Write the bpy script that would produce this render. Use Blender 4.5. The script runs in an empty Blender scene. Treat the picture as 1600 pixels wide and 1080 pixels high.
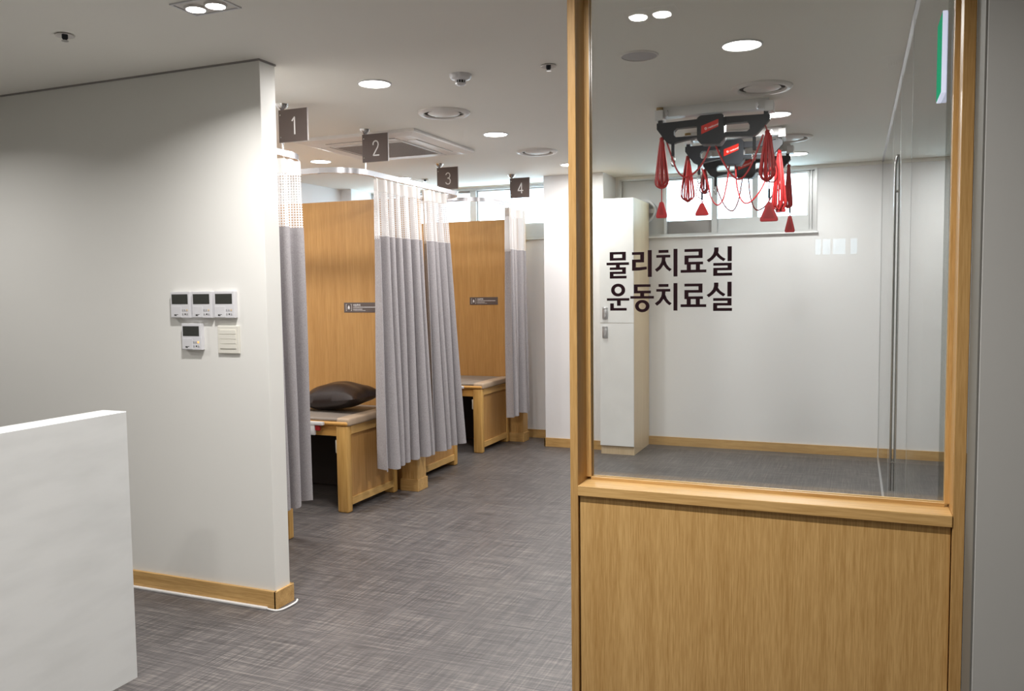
import bpy, bmesh, math, random
from mathutils import Vector, Matrix
random.seed(7)
S = bpy.context.scene
COL = S.collection
PI = math.pi
R = math.radians

# ---------------------------------------------------------------- camera, world, exposure
cam_d = bpy.data.cameras.new('camera')
cam = bpy.data.objects.new('camera', cam_d)
COL.objects.link(cam)
S.camera = cam
cam_d.sensor_fit = 'HORIZONTAL'
cam_d.sensor_width = 36.0
cam_d.lens = 36.0 * 1308.2 / 1600.0
cam_d.clip_start = 0.02
cam_d.clip_end = 100
yaw, pitch, roll = R(22.2895), R(3.7835), R(0.680)
fw = Vector((-math.sin(yaw)*math.cos(pitch), math.cos(yaw)*math.cos(pitch), -math.sin(pitch)))
rt = Vector((math.cos(yaw), math.sin(yaw), 0))
dn = fw.cross(rt)
rt2 = math.cos(roll)*rt + math.sin(roll)*dn
dn2 = -math.sin(roll)*rt + math.cos(roll)*dn
m3 = Matrix((rt2, -dn2, -fw)).transposed()
cam.matrix_world = Matrix.Translation((0, 0, 1.42)) @ m3.to_4x4()

W = bpy.data.worlds.new('world')
S.world = W
W.use_nodes = True
nt = W.node_tree
bg = nt.nodes['Background']
bg.inputs['Color'].default_value = (0.66, 0.86, 1.0, 1)
bg.inputs['Strength'].default_value = 8.0

S.view_settings.view_transform = 'Standard'
S.view_settings.look = 'None'
S.view_settings.gamma = 1
S.view_settings.use_curve_mapping = False
S.view_settings.exposure = 0.12
S.cycles.use_denoising = True
S.cycles.max_bounces = 10
S.cycles.diffuse_bounces = 6
S.cycles.transparent_max_bounces = 24
S.cycles.sample_clamp_indirect = 6

DOWN_W = 18.0        # watt of each round downlight
SPOT_W = 10.0         # watt of each small spot of the square twin fixtures
LAMP_COL = (1.0, 0.97, 0.95)

CEIL = 2.43
YB = 7.49            # face of the back wall

# ---------------------------------------------------------------- materials
def mat(name, col, rough=0.5, metal=0.0, col2=None, scale=(8, 8, 8), bump=0.0, detail=3, lo=0.35, hi=0.65, spec=None, coat=0):
    m = bpy.data.materials.new(name)
    m.use_nodes = True
    n = m.node_tree; N = n.nodes; L = n.links
    b = N['Principled BSDF']
    b.inputs['Roughness'].default_value = rough
    b.inputs['Metallic'].default_value = metal
    if spec is not None: b.inputs['Specular IOR Level'].default_value = spec
    if coat: b.inputs['Coat Weight'].default_value = coat; b.inputs['Coat Roughness'].default_value = 0.2
    tc = N.new('ShaderNodeTexCoord'); mp = N.new('ShaderNodeMapping'); nz = N.new('ShaderNodeTexNoise')
    mp.inputs['Scale'].default_value = scale
    nz.inputs['Scale'].default_value = 1.0; nz.inputs['Detail'].default_value = detail
    L.new(tc.outputs['Object'], mp.inputs[0]); L.new(mp.outputs[0], nz.inputs[0])
    r = N.new('ShaderNodeValToRGB')
    r.color_ramp.elements[0].position = lo; r.color_ramp.elements[1].position = hi
    if col2 is None: col2 = tuple(c*0.95 for c in col)
    r.color_ramp.elements[0].color = (*col2, 1); r.color_ramp.elements[1].color = (*col, 1)
    L.new(nz.outputs[0], r.inputs[0]); L.new(r.outputs[0], b.inputs['Base Color'])
    if bump:
        bp = N.new('ShaderNodeBump'); bp.inputs['Strength'].default_value = bump; bp.inputs['Distance'].default_value = 0.002
        L.new(nz.outputs[0], bp.inputs['Height']); L.new(bp.outputs[0], b.inputs['Normal'])
    return m

def emit(name, col, s):
    m = bpy.data.materials.new(name); m.use_nodes = True
    N = m.node_tree.nodes; b = N['Principled BSDF']
    b.inputs['Base Color'].default_value = (*col, 1)
    b.inputs['Specular IOR Level'].default_value = 0.0; b.inputs['Roughness'].default_value = 1.0
    b.inputs['Emission Color'].default_value = (*col, 1); b.inputs['Emission Strength'].default_value = s
    return m

def wood(name, light, dark, axis='z', rough=0.42, fine=110.0, fac=1.0):
    m = bpy.data.materials.new(name); m.use_nodes = True
    n = m.node_tree; N = n.nodes; L = n.links; b = N['Principled BSDF']
    b.inputs['Roughness'].default_value = rough
    b.inputs['Specular IOR Level'].default_value = 0.35
    tc = N.new('ShaderNodeTexCoord')
    def layer(f, s, det):
        mp = N.new('ShaderNodeMapping'); nz = N.new('ShaderNodeTexNoise')
        sc = [f, f, f]; sc['xyz'.index(axis)] = s
        mp.inputs['Scale'].default_value = sc
        nz.inputs['Scale'].default_value = 1; nz.inputs['Detail'].default_value = det; nz.inputs['Roughness'].default_value = 0.6
        L.new(tc.outputs['Object'], mp.inputs[0]); L.new(mp.outputs[0], nz.inputs[0])
        return nz
    a = layer(fine*2.2, fine*0.09, 3); c = layer(fine*0.28, 0.9, 2)
    mx = N.new('ShaderNodeMath'); mx.operation = 'MULTIPLY_ADD'; mx.inputs[1].default_value = 0.62
    m2 = N.new('ShaderNodeMath'); m2.operation = 'MULTIPLY'; m2.inputs[1].default_value = 0.38
    L.new(c.outputs[0], m2.inputs[0]); L.new(a.outputs[0], mx.inputs[0]); L.new(m2.outputs[0], mx.inputs[2])
    r = N.new('ShaderNodeValToRGB')
    r.color_ramp.elements[0].position = 0.5 - 0.16/fac; r.color_ramp.elements[1].position = 0.5 + 0.12/fac
    r.color_ramp.elements[0].color = (*dark, 1); r.color_ramp.elements[1].color = (*light, 1)
    L.new(mx.outputs[0], r.inputs[0]); L.new(r.outputs[0], b.inputs['Base Color'])
    bp = N.new('ShaderNodeBump'); bp.inputs['Strength'].default_value = 0.12; bp.inputs['Distance'].default_value = 0.0006
    L.new(a.outputs[0], bp.inputs['Height']); L.new(bp.outputs[0], b.inputs['Normal'])
    return m

def glass(name, tint=(0.945, 0.96, 0.95), f0=0.06):
    m = bpy.data.materials.new(name); m.use_nodes = True
    n = m.node_tree; N = n.nodes; L = n.links
    N.remove(N['Principled BSDF'])
    out = N['Material Output']
    lw = N.new('ShaderNodeLayerWeight'); lw.inputs['Blend'].default_value = 0.5
    geo = N.new('ShaderNodeNewGeometry')
    dt = N.new('ShaderNodeVectorMath'); dt.operation = 'DOT_PRODUCT'
    L.new(geo.outputs['Incoming'], dt.inputs[0]); L.new(geo.outputs['Normal'], dt.inputs[1])
    ab = N.new('ShaderNodeMath'); ab.operation = 'ABSOLUTE'; L.new(dt.outputs['Value'], ab.inputs[0])
    su = N.new('ShaderNodeMath'); su.operation = 'SUBTRACT'; su.inputs[0].default_value = 1; L.new(ab.outputs[0], su.inputs[1])
    pw = N.new('ShaderNodeMath'); pw.operation = 'POWER'; pw.inputs[1].default_value = 5; L.new(su.outputs[0], pw.inputs[0])
    ma = N.new('ShaderNodeMath'); ma.operation = 'MULTIPLY_ADD'; ma.inputs[1].default_value = 1-f0; ma.inputs[2].default_value = f0
    L.new(pw.outputs[0], ma.inputs[0])
    tr = N.new('ShaderNodeBsdfTransparent'); tr.inputs[0].default_value = (*tint, 1)
    gl = N.new('ShaderNodeBsdfGlossy'); gl.inputs['Roughness'].default_value = 0.0; gl.inputs['Color'].default_value = (0.95, 0.95, 0.95, 1)
    mx = N.new('ShaderNodeMixShader')
    L.new(ma.outputs[0], mx.inputs[0]); L.new(tr.outputs[0], mx.inputs[1]); L.new(gl.outputs[0], mx.inputs[2])
    L.new(mx.outputs[0], out.inputs['Surface'])
    N.remove(lw)
    return m

M = {}
M['wall_warm'] = mat('painted_wall_warm', (0.80, 0.795, 0.755), 0.62, col2=(0.785, 0.78, 0.74), scale=(1.2, 1.2, 1.2), bump=0.03)
M['wall_white'] = mat('painted_wall_white', (0.86, 0.86, 0.87), 0.55, col2=(0.845, 0.845, 0.855), scale=(1.5, 1.5, 1.5), bump=0.03)
M['wall_grey'] = mat('painted_wall_grey', (0.455, 0.45, 0.425), 0.65, col2=(0.44, 0.435, 0.41), scale=(2, 2, 2), bump=0.04)
M['ceiling'] = mat('ceiling_paint', (0.90, 0.885, 0.83), 0.8, col2=(0.885, 0.87, 0.815), scale=(1, 1, 1))
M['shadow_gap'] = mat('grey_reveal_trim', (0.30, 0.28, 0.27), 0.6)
M['oak_z'] = wood('oak_vertical', (0.64, 0.40, 0.155), (0.44, 0.245, 0.075), 'z', fine=150)
M['post_oak'] = wood('post_oak', (0.52, 0.315, 0.118), (0.37, 0.20, 0.06), 'z', fine=150)
M['oak_x'] = wood('oak_along_x', (0.64, 0.405, 0.16), (0.44, 0.25, 0.08), 'x')
M['oak_y'] = wood('oak_along_y', (0.64, 0.405, 0.16), (0.44, 0.25, 0.08), 'y')
M['panel_oak'] = wood('bay_panel_oak', (0.54, 0.30, 0.105), (0.43, 0.222, 0.068), 'z', fine=60)
M['bed_z'] = wood('bed_pine_vertical', (0.66, 0.40, 0.13), (0.47, 0.25, 0.065), 'z', fine=40)
M['bed_y'] = wood('bed_pine_along_y', (0.70, 0.45, 0.17), (0.52, 0.29, 0.085), 'y', fine=40)
M['bed_x'] = wood('bed_pine_along_x', (0.66, 0.37, 0.11), (0.50, 0.25, 0.06), 'x', fine=40)
M['birch_z'] = wood('pale_laminate', (0.74, 0.59, 0.40), (0.64, 0.49, 0.31), 'z', fine=40)
M['white_lam'] = mat('white_gloss_laminate', (0.83, 0.83, 0.82), 0.28)
M['plastic'] = mat('white_plastic', (0.72, 0.72, 0.74), 0.35)
M['ivory'] = mat('ivory_plastic', (0.78, 0.76, 0.68), 0.35)
M['lcd'] = mat('dark_display', (0.050, 0.052, 0.046), 0.22)
M['black'] = mat('black_plastic', (0.019, 0.022, 0.029), 0.5, spec=0.35, col2=(0.015, 0.018, 0.024))
M['bed_shade'] = mat('painted_bed_shade', (0.030, 0.022, 0.018), 0.7)  # near-black colour standing in for the shade under the beds
M['dark'] = mat('dark_cavity', (0.02, 0.02, 0.02), 0.8)
M['grey_mark'] = mat('grey_print', (0.42, 0.42, 0.43), 0.6)
M['orange_mark'] = mat('amber_key', (0.66, 0.52, 0.34), 0.5)
M['alu'] = mat('aluminium', (0.68, 0.68, 0.70), 0.28, metal=0.9)
M['alu_white'] = mat('white_aluminium_rail', (0.66, 0.66, 0.69), 0.25, metal=0.6)
M['steel'] = mat('polished_steel', (0.62, 0.62, 0.62), 0.16, metal=1.0)
M['win'] = mat('grey_window_frame', (0.60, 0.61, 0.61), 0.35, metal=0.25)
M['win_low'] = mat('frosted_lower_panel', (0.62, 0.63, 0.63), 0.5)
M['sign'] = mat('taupe_sign_plate', (0.115, 0.088, 0.080), 0.45)
M['sign_edge'] = mat('sign_plate_backing', (0.45, 0.42, 0.42), 0.4)
M['ink'] = mat('white_print', (0.85, 0.84, 0.84), 0.5)
M['letter'] = mat('dark_brown_vinyl', (0.014, 0.004, 0.006), 0.7, spec=0.1)
M['fabric'] = mat('grey_curtain_cloth', (0.40, 0.38, 0.39), 0.9, col2=(0.32, 0.30, 0.31), scale=(260, 260, 130), bump=0.3, spec=0.15)
M['tape'] = mat('white_header_tape', (0.80, 0.77, 0.75), 0.85, spec=0.1)
M['leather'] = mat('brown_vinyl', (0.021, 0.012, 0.010), 0.30, col2=(0.016, 0.009, 0.008), scale=(30, 30, 30), bump=0.5)
M['pad'] = mat('taupe_vinyl_pad', (0.28, 0.24, 0.205), 0.5, scale=(20, 20, 20))
M['pad_edge'] = mat('beige_vinyl_edge', (0.50, 0.38, 0.27), 0.5, scale=(20, 20, 20))
M['red_cord'] = mat('red_cord', (0.44, 0.012, 0.014), 0.5, scale=(90, 90, 90), col2=(0.34, 0.008, 0.010))
M['red_tri'] = mat('red_rubber', (0.50, 0.020, 0.028), 0.45)
M['red_dark'] = mat('dark_red_rubber', (0.34, 0.012, 0.016), 0.45)
M['red_label'] = mat('red_label', (0.62, 0.02, 0.01), 0.35)
M['beam'] = mat('white_metal_beam', (0.74, 0.74, 0.74), 0.35)
M['brass'] = mat('brass_cap', (0.36, 0.24, 0.09), 0.4, metal=0.6)
M['counter'] = mat('white_stone_counter', (0.72, 0.73, 0.715), 0.35, col2=(0.66, 0.67, 0.655), scale=(4, 4, 14), detail=6, lo=0.3, hi=0.6)
M['grille'] = mat('air_grille', (0.44, 0.40, 0.38), 0.6, scale=(200, 200, 200), col2=(0.36, 0.33, 0.31))
M['ac'] = mat('air_conditioner_shell', (0.78, 0.75, 0.72), 0.4)
M['cable'] = mat('white_cable', (0.80, 0.79, 0.77), 0.4)
M['lens'] = emit('lamp_lens', (1.0, 0.97, 0.92), 14)
M['spot_lens'] = emit('spot_lens', (1.0, 0.97, 0.93), 45)
M['exit_green'] = emit('exit_sign_green', (0.015, 0.26, 0.13), 0.8)
M['exit_white'] = emit('exit_sign_edge', (0.72, 0.74, 0.95), 0.75)
M['glass'] = glass('clear_glass')
M['glass_tint'] = glass('tinted_glass', (0.42, 0.46, 0.48), 0.04)
M['glass_win'] = glass('window_glass', (0.97, 0.98, 0.98), 0.04)
M['outside'] = mat('outside_wall_render', (0.75, 0.78, 0.80), 0.8)

# woven vinyl floor: two crossed sets of streaks
def floor_mat():
    m = bpy.data.materials.new('woven_vinyl_floor'); m.use_nodes = True
    n = m.node_tree; N = n.nodes; L = n.links; b = N['Principled BSDF']
    b.inputs['Roughness'].default_value = 0.44
    b.inputs['Specular IOR Level'].default_value = 0.45
    tc = N.new('ShaderNodeTexCoord')
    def lay(sc, det=2, off=0):
        mp = N.new('ShaderNodeMapping'); nz = N.new('ShaderNodeTexNoise')
        mp.inputs['Scale'].default_value = sc; mp.inputs['Location'].default_value = (off, off*1.7, 0)
        nz.inputs['Scale'].default_value = 1; nz.inputs['Detail'].default_value = det; nz.inputs['Roughness'].default_value = 0.65
        L.new(tc.outputs['Object'], mp.inputs[0]); L.new(mp.outputs[0], nz.inputs[0]); return nz
    a = lay((2.6, 120, 1), 3); c = lay((120, 2.6, 1), 3, 11); d = lay((1.6, 1.6, 1), 3, 5); e = lay((9, 30, 1), 2, 21)
    def mth(op, x, y, z=None):
        q = N.new('ShaderNodeMath'); q.operation = op
        for i, v in enumerate((x, y, z)):
            if v is None: continue
            if isinstance(v, (int, float)): q.inputs[i].default_value = v
            else: L.new(v, q.inputs[i])
        return q.outputs[0]
    s = mth('ADD', mth('MULTIPLY', a.outputs[0], 0.40), mth('MULTIPLY', c.outputs[0], 0.33))
    s = mth('ADD', s, mth('MULTIPLY', d.outputs[0], 0.10))
    s = mth('ADD', s, mth('MULTIPLY', e.outputs[0], 0.17))
    r = N.new('ShaderNodeValToRGB'); cr = r.color_ramp
    cr.elements[0].position = 0.39; cr.elements[0].color = (0.052, 0.047, 0.0465, 1)
    cr.elements[1].position = 0.62; cr.elements[1].color = (0.225, 0.205, 0.186, 1)
    k = cr.elements.new(0.50); k.color = (0.106, 0.097, 0.0955, 1)
    L.new(s, r.inputs[0]); L.new(r.outputs[0], b.inputs['Base Color'])
    bp = N.new('ShaderNodeBump'); bp.inputs['Strength'].default_value = 0.25; bp.inputs['Distance'].default_value = 0.0008
    L.new(s, bp.inputs['Height']); L.new(bp.outputs[0], b.inputs['Normal'])
    return m
M['floor'] = floor_mat()

# net curtain head: threads with open cells between them, laid out in the cloth's own UVs (metres)
def net_mat():
    m = bpy.data.materials.new('white_net'); m.use_nodes = True
    n = m.node_tree; N = n.nodes; L = n.links; b = N['Principled BSDF']; out = N['Material Output']
    b.inputs['Base Color'].default_value = (0.76, 0.74, 0.74, 1); b.inputs['Roughness'].default_value = 0.9
    tl = N.new('ShaderNodeBsdfTranslucent'); tl.inputs[0].default_value = (0.76, 0.75, 0.75, 1)
    m0 = N.new('ShaderNodeMixShader'); m0.inputs[0].default_value = 0.25
    L.new(b.outputs[0], m0.inputs[1]); L.new(tl.outputs[0], m0.inputs[2])
    uv = N.new('ShaderNodeUVMap'); sp = N.new('ShaderNodeSeparateXYZ'); L.new(uv.outputs[0], sp.inputs[0])
    def cell(sock, size, thr):
        q = N.new('ShaderNodeMath'); q.operation = 'DIVIDE'; L.new(sock, q.inputs[0]); q.inputs[1].default_value = size
        f = N.new('ShaderNodeMath'); f.operation = 'FRACT'; L.new(q.outputs[0], f.inputs[0])
        g = N.new('ShaderNodeMath'); g.operation = 'GREATER_THAN'; L.new(f.outputs[0], g.inputs[0]); g.inputs[1].default_value = thr
        return g.outputs[0]
    h = N.new('ShaderNodeMath'); h.operation = 'MULTIPLY'
    L.new(cell(sp.outputs[0], 0.014, 0.56), h.inputs[0]); L.new(cell(sp.outputs[1], 0.014, 0.50), h.inputs[1])
    tr = N.new('ShaderNodeBsdfTransparent')
    mx = N.new('ShaderNodeMixShader')
    L.new(h.outputs[0], mx.inputs[0]); L.new(m0.outputs[0], mx.inputs[1]); L.new(tr.outputs[0], mx.inputs[2])
    L.new(mx.outputs[0], out.inputs['Surface'])
    return m
M['net'] = net_mat()

# ---------------------------------------------------------------- mesh helpers
def nb(): return bmesh.new()

def box(bm, x0, x1, y0, y1, z0, z1, bev=0.0, seg=1):
    t = bmesh.new()
    bmesh.ops.create_cube(t, size=1)
    for v in t.verts:
        v.co = Vector(((x0+x1)/2 + v.co.x*(x1-x0), (y0+y1)/2 + v.co.y*(y1-y0), (z0+z1)/2 + v.co.z*(z1-z0)))
    if bev: bmesh.ops.bevel(t, geom=t.edges[:], offset=bev, segments=seg, profile=0.5, affect='EDGES')
    add(bm, t); return bm

def add(bm, t, mtx=None):
    if mtx is not None: bmesh.ops.transform(t, matrix=mtx, verts=t.verts)
    me = bpy.data.meshes.new('tmp'); t.to_mesh(me); t.free(); bm.from_mesh(me); bpy.data.meshes.remove(me)
    return bm

def prism(bm, poly, d0, d1, plane='xz'):
    """closed polygon (a, b) extruded along the third axis from d0 to d1"""
    def P(a, b, d): return {'xz': (a, d, b), 'yz': (d, a, b), 'xy': (a, b, d)}[plane]
    A = [bm.verts.new(P(a, b, d0)) for a, b in poly]; B = [bm.verts.new(P(a, b, d1)) for a, b in poly]
    n = len(poly); fs = [bm.faces.new(A), bm.faces.new(B[::-1])]
    for i in range(n):
        j = (i+1) % n; fs.append(bm.faces.new((A[i], B[i], B[j], A[j])))
    bmesh.ops.recalc_face_normals(bm, faces=fs)
    return bm

def lathe(bm, prof, c, seg=32):
    """(r, z) profile turned about the vertical through c"""
    rings = []
    for r, z in prof:
        if r < 1e-6: rings.append([bm.verts.new((c[0], c[1], c[2]+z))])
        else: rings.append([bm.verts.new((c[0]+r*math.cos(2*PI*k/seg), c[1]+r*math.sin(2*PI*k/seg), c[2]+z)) for k in range(seg)])
    fs = []
    for a, b in zip(rings, rings[1:]):
        for k in range(seg):
            j = (k+1) % seg
            if len(a) == 1 and len(b) == 1: continue
            if len(a) == 1: fs.append(bm.faces.new((a[0], b[k], b[j])))
            elif len(b) == 1: fs.append(bm.faces.new((a[k], b[0], a[j])))
            else: fs.append(bm.faces.new((a[k], b[k], b[j], a[j])))
    bmesh.ops.recalc_face_normals(bm, faces=fs)
    return bm

def tube(bm, pts, r, seg=8, closed=False):
    pts = [Vector(p) for p in pts]; n = len(pts); rings = []
    up = Vector((0.13, 0.21, 1)).normalized()
    for i, p in enumerate(pts):
        a = pts[(i-1) % n] if (closed or i > 0) else p
        b = pts[(i+1) % n] if (closed or i < n-1) else p
        t = (b-a).normalized()
        s = t.cross(up)
        if s.length < 0.05: s = t.cross(Vector((1, 0.2, 0)))
        s.normalize(); u = s.cross(t).normalized()
        rr = r[i] if isinstance(r, (list, tuple)) else r
        rings.append([bm.verts.new(p + rr*(math.cos(2*PI*k/seg)*s + math.sin(2*PI*k/seg)*u)) for k in range(seg)])
    fs = []
    for i in range(n if closed else n-1):
        a, b = rings[i], rings[(i+1) % n]
        for k in range(seg):
            j = (k+1) % seg; fs.append(bm.faces.new((a[k], a[j], b[j], b[k])))
    if not closed:
        fs.append(bm.faces.new(rings[0][::-1])); fs.append(bm.faces.new(rings[-1]))
    bmesh.ops.recalc_face_normals(bm, faces=fs)
    return bm

def cyl(bm, p0, p1, r, seg=16): return tube(bm, [p0, p1], r, seg)

def spline(ctrl, n=10):
    P = [Vector(c) for c in ctrl]; P = [2*P[0]-P[1]] + P + [2*P[-1]-P[-2]]; out = []
    for i in range(1, len(P)-2):
        for k in range(n):
            t = k/n; a, b, c, d = P[i-1:i+3]
            out.append(0.5*((2*b) + (c-a)*t + (2*a-5*b+4*c-d)*t*t + (3*b-a-3*c+d)*t**3))
    out.append(P[-2]); return out

def rootloc(o):
    v = Vector((0, 0, 0))
    while o is not None: v += o.location; o = o.parent
    return v

def obj(name, bm, m, parent=None, smooth=False, local=False):
    """one mesh object; coordinates given in the world (or in the parent's frame if local)"""
    if parent is not None and not local:
        bmesh.ops.translate(bm, verts=bm.verts, vec=-rootloc(parent))
    me = bpy.data.meshes.new(name); bm.to_mesh(me); bm.free()
    if isinstance(m, (list, tuple)):
        for q in m: me.materials.append(q)
    else: me.materials.append(m)
    if smooth:
        for p in me.polygons: p.use_smooth = True
        try: me.set_sharp_from_angle(angle=R(40))
        except Exception: pass
    o = bpy.data.objects.new(name, me); COL.objects.link(o)
    if parent is not None: o.parent = parent
    return o

def tag(o, label, cat, group=None):
    o['label'] = label; o['category'] = cat
    if group: o['group'] = group
    return o

def thing(name, label, cat, loc=(0, 0, 0), group=None):
    o = bpy.data.objects.new(name, None); o.empty_display_size = 0.1; COL.objects.link(o)
    o.location = loc
    return tag(o, label, cat, group)

def struct(name, bm, m, parent=None, smooth=False):
    o = obj(name, bm, m, parent, smooth)
    if parent is None: o['kind'] = 'structure'
    return o

def sroot(name, loc=(0, 0, 0)):
    o = bpy.data.objects.new(name, None); COL.objects.link(o); o.location = loc; o['kind'] = 'structure'; return o

def dup(root, loc, label):
    def rec(o, par):
        c = o.copy(); COL.objects.link(c); c.parent = par
        for ch in list(o.children): rec(ch, c)
        return c
    r = rec(root, None); r.location = loc; r['label'] = label
    return r

def text_bm(s, size, thick=0.0, off=0.0):
    """flat text lying in local xz, facing -y"""
    cu = bpy.data.curves.new('t', 'FONT'); cu.body = s; cu.size = size; cu.offset = off; cu.resolution_u = 2
    o = bpy.data.objects.new('t', cu); COL.objects.link(o)
    bpy.context.view_layer.update()
    me = bpy.data.meshes.new_from_object(o.evaluated_get(bpy.context.evaluated_depsgraph_get()))
    bm = bmesh.new(); bm.from_mesh(me)
    bpy.data.objects.remove(o); bpy.data.curves.remove(cu); bpy.data.meshes.remove(me)
    bmesh.ops.transform(bm, matrix=Matrix.Rotation(PI/2, 4, 'X'), verts=bm.verts)
    return bm

# ---------------------------------------------------------------- the setting
b = nb(); box(b, -6.2, 3.6, -3.2, 7.7, -0.12, 0); struct('floor', b, M['floor'])
b = nb(); box(b, -6.2, 3.6, -3.2, 7.7, CEIL, CEIL+0.12); struct('ceiling', b, M['ceiling'])

# wall with the thermostats, ends free at the aisle
b = nb(); box(b, -6.0, -2.395, 3.003, 3.108, 0, CEIL-0.006, 0.002); struct('wall_left', b, M['wall_warm'])
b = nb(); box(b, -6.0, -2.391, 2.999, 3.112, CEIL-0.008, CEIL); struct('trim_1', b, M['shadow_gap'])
b = nb(); box(b, -6.0, -2.385, 2.990, 3.0035, 0, 0.082, 0.0015); box(b, -2.395, -2.382, 2.990, 3.12, 0, 0.082, 0.0015)
box(b, -4.72, -2.385, 3.1075, 3.12, 0, 0.082)
struct('baseboard_left', b, M['oak_x'])
# outer shell of the treatment bays
b = nb(); box(b, -4.84, -4.72, 3.108, 7.6, 0, CEIL); struct('wall_bay_side', b, M['wall_white'])
b = nb(); box(b, -4.72, -4.60, 7.10, YB, 0, CEIL); struct('trim_2', b, M['wall_white'])

# back wall with two high window openings
WL = (-4.60, -2.50, 1.905, 2.415)      # left window opening
WR = (-1.995, -0.305, 1.882, 2.412)    # right window opening
b = nb()
def wseg(x0, x1, z0, z1): box(b, x0, x1, YB, YB+0.16, z0, z1)
wseg(-4.84, WL[0], 0, CEIL); wseg(WL[0], WL[1], 0, WL[2]); wseg(WL[0], WL[1], WL[3], CEIL)
wseg(WL[1], WR[0], 0, CEIL); wseg(WR[0], WR[1], 0, WR[2]); wseg(WR[0], WR[1], WR[3], CEIL); wseg(WR[1], 3.4, 0, CEIL)
struct('wall_back', b, M['wall_white'])
b = nb(); box(b, -2.585, -2.035, 7.09, YB, 0, CEIL); struct('wall_pier', b, M['wall_white'])
b = nb(); box(b, -2.597, -2.035, 7.078, 7.09, 0, 0.08, 0.001); box(b, -2.597, -2.585, 7.078, YB, 0, 0.08)
box(b, -2.035, -2.04+0.017, 7.078, YB, 0, 0.08)
struct('baseboard_pier', b, M['oak_x'])
b = nb(); box(b, -1.73, 3.3, YB-0.012, YB, 0, 0.078, 0.001); box(b, -4.6, -2.6, YB-0.012, YB, 0, 0.078); struct('baseboard_back', b, M['oak_x'])
b = nb(); box(b, -2.03, 3.3, YB-0.014, YB, CEIL-0.028, CEIL, 0.003); box(b, -4.6, -2.59, YB-0.014, YB, CEIL-0.012, CEIL); struct('trim_3', b, M['ceiling'])

# rest of the building around the view
b = nb(); box(b, 3.3, 3.42, 1.9, 7.6, 0, CEIL); struct('wall_far_right', b, M['wall_white'])
b = nb(); box(b, 0.240, 3.42, 1.965, 2.10, 0, CEIL, 0.002); struct('wall_right', b, M['wall_grey'])
b = nb(); box(b, 0.2365, 0.2398, 1.966, 2.099, 0, CEIL); struct('reveal_shade_strip', b, mat('painted_reveal_shade', (0.17, 0.165, 0.145), 0.7))  # thin strip on the wall reveal, shade put into its dark colour
b = nb(); box(b, 1.65, 1.77, -3.0, 1.965, 0, CEIL); struct('wall_reception_right', b, M['wall_grey'])
b = nb(); box(b, -6.12, -6.0, -3.1, 3.1, 0, CEIL); struct('wall_reception_left', b, M['wall_warm'])
# wall behind the viewer, with the small panes that the glass reflects
b = nb()
RY = -2.92
panes = [(-0.310, -0.264), (-0.253, -0.192), (-0.173, -0.078), (-0.039, 0.009)]
z0, z1 = 1.680, 1.808
xs = [-6.1]
for p0, p1 in panes:
    box(b, xs[-1], p0, RY-0.12, RY, z0, z1); xs.append(p1)
box(b, xs[-1], 1.77, RY-0.12, RY, z0, z1)
box(b, -6.1, 1.77, RY-0.12, RY, 0, z0); box(b, -6.1, 1.77, RY-0.12, RY, z1, CEIL)
struct('wall_reception_back', b, M['wall_warm'])
b = nb(); box(b, -0.38, 0.10, RY-0.08, RY-0.074, z0-0.005, z1+0.005); struct('window_3', b, M['glass_tint'])

# ---- left high window
def frame_rect(b, x0, x1, z0, z1, y0, y1, w):
    box(b, x0, x1, y0, y1, z0, z0+w); box(b, x0, x1, y0, y1, z1-w, z1)
    box(b, x0, x0+w, y0, y1, z0+w, z1-w); box(b, x1-w, x1, y0, y1, z0+w, z1-w)

w1 = sroot('window_1', (-3.55, YB, WL[2]))
b = nb(); frame_rect(b, WL[0], WL[1], WL[2], WL[3], YB-0.004, YB+0.15, 0.022); obj('frame', b, M['win'], w1)
for x0, x1 in ((-4.578, -3.503), (-3.436, -2.522)):
    b = nb(); frame_rect(b, x0, x1, 2.045, 2.393, YB+0.04, YB+0.075, 0.012); obj('sash', b, M['win'], w1)
    b = nb(); box(b, x0+0.012, x1-0.012, YB+0.055, YB+0.060, 2.057, 2.381); obj('pane', b, M['glass_win'], w1)
b = nb(); box(b, -3.503, -3.436, YB+0.01, YB+0.08, 1.927, 2.393, 0.003); obj('mullion', b, M['win'], w1)
b = nb(); box(b, -4.578, -2.522, YB+0.03, YB+0.075, 1.927, 2.045, 0.002); obj('lower_panel', b, M['win_low'], w1)
b = nb(); box(b, -3.62, -3.503, YB+0.0, YB+0.05, 2.372, 2.393, 0.003); obj('blind_box', b, M['shadow_gap'], w1)
b = nb(); box(b, WL[0], WL[1], YB-0.03, YB+0.15, 1.893, 1.905, 0.002); obj('sill', b, M['win'], w1)

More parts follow.
